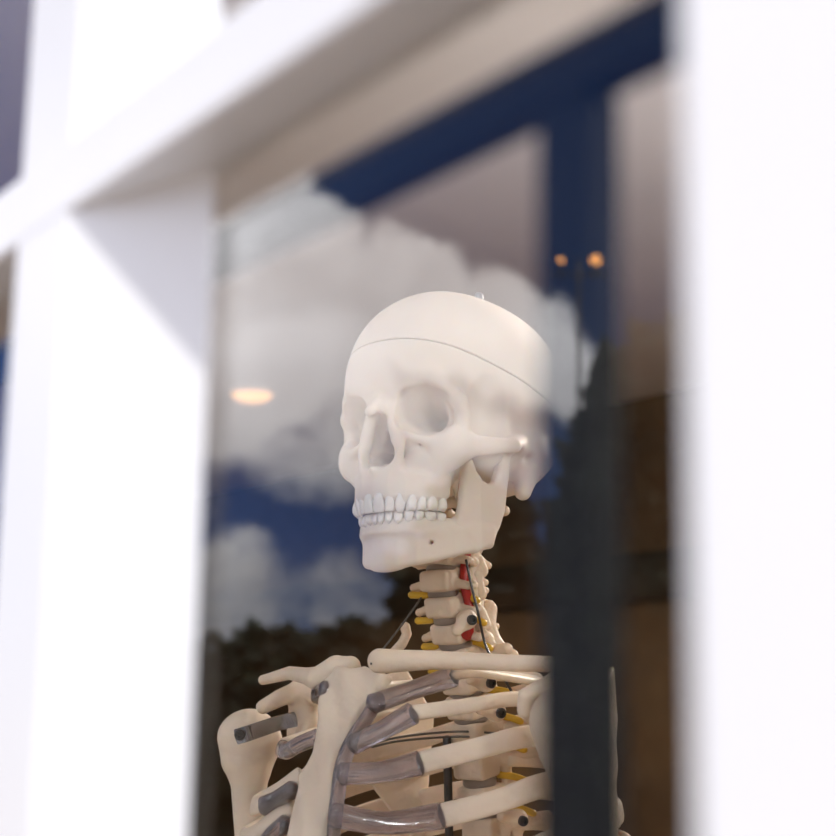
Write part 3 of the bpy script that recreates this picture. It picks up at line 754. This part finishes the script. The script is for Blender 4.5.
for i in range(NV):
    up_ = SPT[i]*.75 + EZ*.25; up_ /= np.linalg.norm(up_); fwd = EYV - up_*(EYV @ up_); fwd /= np.linalg.norm(fwd); rt = np.cross(fwd, up_)
    if rt @ EX < 0: rt = -rt
    R = np.stack([rt, fwd, up_], 1); FRAMES.append(R)
    me = TEMPL[KIND[i]]; o = bpy.data.objects.new('vertebra', me); COL.objects.link(o)
    if not me.materials: me.materials.append(SPINE)
    o.parent = skel; sc = 1.0 if KIND[i] != 'thoracic' else (.86 + .02*(i-7))
    Mx = Matrix.Identity(4)
    for a in range(3):
        for b in range(3): Mx[a][b] = R[a][b]*sc
        Mx[a][3] = (SPW[i]-ROOT)[a]
    o.matrix_local = Mx; vert_objs.append(o)
def vloc(i, x, y, z): return SPW[i] + FRAMES[i] @ np.array([x, y, z]) * .001
for i in range(2, NV - 1):
    a, b = SPW[i], SPW[i+1]; mid = (a+b)/2; gap = np.linalg.norm(a-b)
    hb = {'cervical': .0066, 'seventh': .0074, 'thoracic': .0084, 'lumbar': .0115}
    t = max(gap - hb[KIND[i]] - hb[KIND[i+1]], .004); rx, ry = {'cervical': (.0125, .0092), 'seventh': (.0135, .0100), 'thoracic': (.0128, .0112), 'lumbar': (.020, .0155)}[KIND[i+1]]
    mb = MB(); prof = [(.93, -t*.5), (1.0, -t*.25), (1.0, t*.25), (.93, t*.5)]; V = []; F = []; n = 20; R = FRAMES[i]
    for r_, z in prof:
        for k in range(n): q = 2*math.pi*k/n; V.append(mid - ROOT + R @ np.array([rx*r_*math.cos(q), ry*r_*math.sin(q), z]))
    for j in range(3):
        for k in range(n): F.append((j*n+k, j*n+(k+1) % n, (j+1)*n+(k+1) % n, (j+1)*n+k))
    F += [tuple(range(n))[::-1], tuple(range(3*n, 4*n))]
    part('spinal_disc', mb.add(V, F).mesh(True), DISC)
# nerves, artery, cables
for i in range(3, 13):
    c = KIND[i] in ('cervical', 'seventh')
    for s_ in (1, -1):
        if c and s_ == 1: pts = [vloc(i, 6, -3, -9), vloc(i, 15, 2, -9.5), vloc(i, 24, 6, -9)]
        elif c: pts = [vloc(i, -9, -8, -9), vloc(i, -17, -9, -11), vloc(i, -25, -9, -15)]
        else: pts = [vloc(i, s_*9, -12, -9), vloc(i, s_*19, -17, -11), vloc(i, s_*30, -20, -15)]
        tube('spinal_nerve', pts, .0034 if c else .0028, .0026, NERVE, sub=5)
tube('vertebral_artery', [vloc(2, -17, -5, 6), vloc(3, -18, -4, 0), vloc(4, -18.5, -3, 2), vloc(4, -19, 0, -8), vloc(5, -17, 3, -2), vloc(5, -12, 4, 2)], .0033, .0033, ARTERY)
tube('guy_wire', [sight(421, 598, .012), sight(398, 630, .0), sight(371, 664, -.022)], .0007, .0007, WIRE, sub=6)
tube('braided_cable', [sight(466, 560, -.026), sight(472, 588, -.03), sight(478, 612, -.034), sight(484, 640, -.034), sight(490, 655, -.04), sight(500, 672, -.046), sight(512, 692, -.056)], .0009, .0009, DARKM, sub=6)
# upper articular processes standing behind the neck
def px_bone(name, chains, m=BONE2, h=None, k=6, **kw):
    allp = [p for c in chains for p in c]; f = field_px(allp, 30, h)
    for c in chains: chain_px(f, c, k)
    return part(name, f.mesh(1), m, **kw)
px_bone('articular_process', [[(489, 609, -.012, 6), (487, 625, -.014, 6.5), (492, 648, -.016, 8)], [(480, 612, -.02, 4.5), (483, 625, -.02, 6)], [(492, 648, -.016, 7), (512, 656, -.03, 5)]], SPINE, .8)
px_bone('articular_process', [[(479, 560, -.02, 3.6), (482, 571, -.02, 4.6)], [(475, 574, -.02, 4), (480, 594, -.02, 5)]], SPINE, .8)

# ---- sternum
S0, S1 = sight(360, 674, 0), sight(311, 836, 0); dn = (S1-S0)/np.linalg.norm(S1-S0); dn = dn - EX*(dn @ EX); dn /= np.linalg.norm(dn); nr = np.cross(EX, dn)
if nr @ EYV < 0: nr = -nr
def on_sternum(px, py):
    d = ray(px, py); t = ((S0-EYE) @ nr) / (d @ nr); P = EYE + d*t; return ((P-S0) @ EX*1000, (P-S0) @ dn*1000)
sp_px = [(326, 684), (340, 668), (356, 672), (368, 668), (380, 673), (392, 677), (386, 688), (373, 705), (366, 716), (354, 732), (346, 746), (341, 757), (337, 769), (338, 779), (334, 793), (335, 806), (329, 822), (330, 838), (325, 860), (322, 890), (310, 925), (303, 925), (296, 890), (287, 855), (289, 836), (290, 820), (293, 806), (299, 790), (298, 778), (306, 765), (311, 752), (313, 742), (317, 733), (321, 720), (322, 705)]
poly = [on_sternum(*p) for p in sp_px]
c0 = (S0 - ROOT)*1000
P3 = np.array([c0 + EX*u + dn*v for u, v in poly]); f = Field(P3.min(0)-14, P3.max(0)+14, .8)
lin = lambda v: (*v, -float(v @ c0))
f.plate(poly, lin(EX), lin(dn), lin(nr), 5.6, P3.min(0)-8, P3.max(0)+8, 0, 4.2, warp=lambda u, v: 3.0*np.cos(np.clip(v, 0, 120)*.045)*.8 - (u/24)**2*1.6 + 1.5*np.sin(u*.2+v*.13))
part('sternum', f.mesh(2), BONE2)

# ---- ribs and their clear cartilages
SWID = {1: 60, 2: 84, 3: 101, 4: 113, 5: 121, 6: 126, 7: 128, 8: 126}
NEAR = {1: ([(452, 677, -.045), (474, 672, -.056)], [(372, 704, -.027), (410, 691, -.036), (452, 677, -.045)], .0060, .0075),
        2: ([(413, 713, -.052), (465, 706, -.074), (515, 699, -.086)], [(352, 745, -.022), (381, 731, -.038), (413, 713, -.052)], .0050, .0074),
        3: ([(420, 763, -.055), (472, 750, -.083), (530, 736, -.104)], [(341, 774, -.022), (381, 772, -.040), (420, 763, -.055)], .0072, .0080),
        4: ([(441, 816, -.060), (492, 803, -.090), (547, 784, -.115)], [(333, 815, -.022), (385, 823, -.042), (441, 816, -.060)], .0078, .0086),
        5: ([(458, 872, -.064), (512, 858, -.098), (560, 838, -.122)], [(330, 852, -.022), (392, 868, -.044), (458, 872, -.064)], .0078, .0086),
        6: ([(462, 930, -.066), (520, 912, -.102), (570, 890, -.127)], [(322, 884, -.018), (390, 918, -.044), (462, 930, -.066)], .0076, .0082),
        7: ([(460, 985, -.066), (520, 968, -.104), (572, 944, -.13)], [(318, 905, -.012), (385, 965, -.044), (460, 985, -.066)], .0074, .008)}
FAR = {1: ([(318, 694, .040)], [(326, 690, .022), (318, 694, .040)], .0060, .007),
       2: ([(283, 745, .090)], [(318, 737, .022), (300, 744, .037), (287, 751, .050), (283, 749, .066)], .0050, .0062),
       3: ([(300, 777, .032), (264, 802, .064), (258, 803, .09)], [(292, 790, .03), (277, 799, .049), (264, 806, .062)], .0072, .0068),
       4: ([(292, 806, .036), (256, 834, .068), (246, 836, .098)], [(286, 824, .034), (270, 836, .052), (255, 846, .068)], .0076, .0072),
       5: ([(268, 882, .064), (245, 880, .1)], [(290, 856, .028), (268, 882, .064)], .0076, .0075),
       6: ([(262, 930, .064), (238, 925, .105)], [(300, 890, .018), (280, 920, .044), (262, 930, .064)], .0076, .0075),
       7: ([(262, 978, .066), (236, 970, .108)], [(305, 908, .012), (282, 955, .044), (262, 978, .066)], .0074, .0075)}
def rib(no, side, fr):
    bone_px, cart_px, hb, hc = fr; s_ = -1 if side == 'near' else 1
    vi = 6 + no; v = inbody(SPW[vi]); L = SWID[no]*.001
    front = [inbody(sight(*p)) for p in bone_px]; F_ = front[-1]
    if side == 'near': L = max(L, abs(F_[0])*1.03)
    le = lambda t: v[2] + (F_[2]-v[2])*t
    pts = [(s_*.016, v[1]-.016, v[2]+.004), (s_*.036, v[1]-.033, v[2]+.004), (s_*L*.70, v[1]-.034, le(.12)), (s_*L*.94, v[1]+.006, le(.35))]
    if F_[1] - v[1] > .075: pts.append((s_*(L*.5+abs(F_[0])*.5)*1.02, (v[1]+.006+F_[1])/2+.004, le(.68)))
    pts += [tuple(p) for p in front[::-1]]
    Pw = catmull([body(*p) for p in pts], 8)
    cen = lambda P: np.array([0, (v[1]+.03 if no > 1 else v[1]+.02), inbody(P)[2]])
    def nrm(i):
        b = inbody(Pw[i]); q = np.array([b[0], (b[1]-(v[1]+.055))*1.0, 0]); 
        if no == 1: q = np.array([q[0]*.5, q[1]*.5, .06])
        q = q/np.linalg.norm(q)+np.array([0, 0, .18]); return EX*q[0] + EYV*q[1] + EZ*q[2]
    V, F = sweep(Pw - ROOT, [hb*.62, hb*.8, hb, hb, hb*.95, hb], [.0036, .0034, .0030, .0030, .0032, .0036], nrm, 14, 2.8)
    part('rib', MB().add(V, F).mesh(True), BONE2)
    Cw = catmull([sight(*p) for p in cart_px], 8)
    def nc(i):
        b = inbody(Cw[i]); q = np.array([b[0]*.5, .10, .02]); q /= np.linalg.norm(q); return EX*q[0] + EYV*q[1] + EZ*q[2]
    V, F = sweep(Cw - ROOT, [hc*.9, hc*.82, hc*1.0], [.0050, .0046, .0050], nc, 16, 2.6)
    part('costal_cartilage', MB().add(V, F).mesh(True), CART)
for no in range(1, 8):
    rib(no, 'near', NEAR[no]); rib(no, 'far', FAR[no])
tube('sternal_cartilage', [sight(*p) for p in [(378, 698, -.026), (368, 716, -.024), (356, 734, -.022), (347, 752, -.021), (341, 772, -.021), (338, 795, -.021), (335, 815, -.021), (333, 845, -.021)]], [.0045, .0052, .0045], .0036, CART)

# ---- shoulder girdle
px_bone('clavicle', [[(380, 661, -.022, 8.2), (397, 661, -.03, 7.4), (430, 660, -.048, 6.2), (470, 661, -.070, 5.5), (510, 663, -.095, 5.4), (548, 664, -.122, 5.2), (564, 665, -.136, 4.4)]], h=.8)
px_bone('clavicle', [[(350, 667, .016, 7.5), (337, 671, .026, 10.6), (319, 679, .040, 8.6), (306, 676, .060, 5.8), (290, 673, .092, 4.8), (263, 680, .135, 3.6)]], h=.8)
def scapula(s_, tips, blade, blade_x):
    allp = [p for c in tips for p in c]; Pb = [(p[0], p[1], blade_x) for p in blade]; f = field_px(allp + Pb, 22, .9)
    for c in tips: chain_px(f, c, 6)
    # blade: a thin triangular sheet lying on the back of the ribs
    return f
far_s = scapula(1, [[(263, 707, .125, 5.2), (280, 698, .120, 6.6), (303, 688, .115, 7.6)], [(303, 690, .115, 8), (308, 706, .112, 8.4), (310, 722, .110, 7.4), (306, 738, .108, 4.5)], [(303, 690, .115, 6), (318, 700, .09, 5), (330, 720, .07, 3.5)], [(297, 705, .118, 6), (294, 736, .12, 5.5)]], [(290, 690), (330, 760)], .11)
def blade(f, x_edge, s_):
    pts = [body(s_*x_edge, -.085, -.022), body(s_*.098, -.150, .006), (body(s_*.070, -.165, -.03)), body(s_*.085, -.160, -.135), body(s_*.112, -.125, -.085)]
    c = np.mean(pts, 0); u = pts[1]-pts[3]; u /= np.linalg.norm(u); w_ = np.cross(u, pts[0]-pts[3]); w_ /= np.linalg.norm(w_); v = np.cross(w_, u)
    c_ = (c-ROOT)*1000; poly = [((p-c) @ u*1000, (p-c) @ v*1000) for p in pts]; P = np.array([(p-ROOT)*1000 for p in pts])
    l2 = lambda q: (*q, -float(q @ c_))
    f.plate(poly, l2(u), l2(v), l2(w_), 2.2, P.min(0)-6, P.max(0)+6, 5, 1.8)
def with_room(f, s_):                                    # grow a field so that the blade fits
    P = np.array([(body(s_*x, y, z)-ROOT)*1000 for x in (.05, .16) for y in (-.18, -.03) for z in (-.15, .03)])
    lo = np.minimum(f.lo, P.min(0)-6); hi = np.maximum([a[-1] for a in f.ax], P.max(0)+6); return Field(lo, hi, 1.2)
def full_scapula(chains, s_):
    allp = [p for c in chains for p in c]; f = with_room(field_px(allp, 22, 1.2), s_)
    for c in chains: chain_px(f, c, 6)
    blade(f, .125, s_); return part('scapula', f.mesh(1), BONE2)
full_scapula([[(263, 707, .125, 5.2), (280, 698, .120, 6.4), (303, 688, .115, 7)], [(303, 690, .115, 7.4), (308, 706, .112, 8), (308, 722, .110, 7.4), (303, 738, .108, 5)], [(303, 690, .115, 6), (318, 698, .095, 5)], [(297, 705, .118, 6), (294, 734, .12, 5.5)]], 1)
full_scapula([[(560, 684, -.135, 7.5), (540, 690, -.128, 6.5), (527, 697, -.122, 6.0), (526, 710, -.120, 5.6)], [(566, 670, -.145, 4.5), (590, 678, -.158, 6.5), (604, 698, -.16, 6)], [(560, 684, -.135, 8), (575, 715, -.118, 9)]], -1)
# upper arm bones
px_bone('humerus', [[(566, 722, -.150, 22.5), (572, 745, -.150, 21.5), (582, 775, -.150, 19.5), (586, 805, -.150, 20), (587, 850, -.150, 18.5), (590, 950, -.150, 13.5), (592, 1100, -.150, 12), (594, 1180, -.150, 15)], [(592, 722, -.155, 15), (590, 760, -.152, 16)], [(575, 1190, -.14, 12), (612, 1190, -.16, 12)]], h=1.4, k=10)
px_bone('humerus', [[(250, 738, .150, 21.5), (247, 760, .150, 17.5), (249, 785, .150, 13.4), (251, 836, .150, 12), (254, 920, .150, 11), (258, 1020, .150, 11), (260, 1080, .150, 13)], [(238, 738, .155, 14), (240, 756, .153, 12)], [(262, 744, .145, 13.5), (255, 765, .148, 11)], [(244, 1088, .16, 11), (275, 1088, .14, 11)]], h=1.2, k=9)
# steel shoulder strap with its screw
Sp = [sight(236, 737, .128), sight(249, 733, .122), sight(264, 728, .119), (sight(279, 723, .114)), sight(296, 719, .105)]
def strap_n(i): return -(RT*.1 + FW*.95 + EX*-.2)
tube('shoulder_strap', Sp, .0078, .0013, STEEL, normal=lambda i: -(RT*(.5-.045*i) + FW*.9 + UP*.1), n=4, sub=6, power=2)
def screw(P, nrm, r=.0036, m=DARKM):
    nrm = np.array(nrm, float); nrm /= np.linalg.norm(nrm); R = np.array(Vector(nrm).to_track_quat('Z', 'Y').to_matrix())
    prof = [(r, -.004), (r, .0012), (r*.86, .0022), (r*.5, .0022), (r*.46, .0002)]
    return part('screw', MB().lathe(prof, np.asarray(P)-ROOT, 18, R).mesh(False), m)
screw(sight(240, 735, .122) , -FW, .0040)
for (px, py, x, o) in [(472, 620, -.031, 0), (491, 683, -.048, 0), (501, 713, -.05, 0), (523, 821, -.05, 0)]:
    screw(sight(px, py, x), -FW*.7 - EX*.7)
    f = field_px([(px, py, x)], 20, .8); c = W(px, py, x); d_ = (-FW*.7-EX*.7)*4
    q_ = d_/np.linalg.norm(d_); f.cone(c - q_*7.2, c - q_*14, 6.4, 5, 0); f.cone(c - q_*8, c - q_*10 + (W(px-9, py+12, x) - W(px, py, x) if py < 640 else W(px-14, py-2, x) - W(px, py, x)), 5.2, 3.8, 5)
    part('transverse_process', f.mesh(1), SPINE)
# ---- inner support rod and rib wires
tube('support_rod', [sight(447, 738, .012), sight(449, 900, .012), body(.012, -.10, -.40)], .0030, .0030, DARKM, sub=6)
for dz in (0, 5): tube('rib_wire', [sight(372, 744+dz*.6, .0), sight(400, 737+dz*.8, .0), (sight(447, 732+dz, 0)), sight(478, 732+dz, -.01), sight(512, 735+dz*.5, -.03)], .0008, .0008, WIRE, sub=6)
px_bone('neck_rib_tip', [[(405, 627, .03, 3.8), (407, 634, .03, 3.4), (402, 644, .03, 3.6), (392, 655, .03, 3.8), (384, 664, .03, 3.6)]], SPINE, .8)
# ---- stand
bl = SPW[-1]
tube('stand_pole', [np.array([bl[0], bl[1], bl[2]]), np.array([bl[0], bl[1], .5]), np.array([bl[0], bl[1], .07])], .0125, .0125, STEEL, n=16, sub=4)
for k in range(5):
    a = 2*math.pi*k/5 + .3; e = np.array([bl[0]+.26*math.cos(a), bl[1]+.26*math.sin(a), .062])
    tube('stand_foot', [np.array([bl[0], bl[1], .085]), (e + np.array([bl[0], bl[1], .085]))/2 + np.array([0, 0, .004]), e], .014, .016, DARKM, sub=4)
    ax_ = np.array([-math.sin(a), math.cos(a), 0])*.01; cc = e.copy(); cc[2] = .0245
    part('caster', cyl_between(cc-ax_-ROOT, cc+ax_-ROOT, .0243, 20).mesh(True), DARKM)
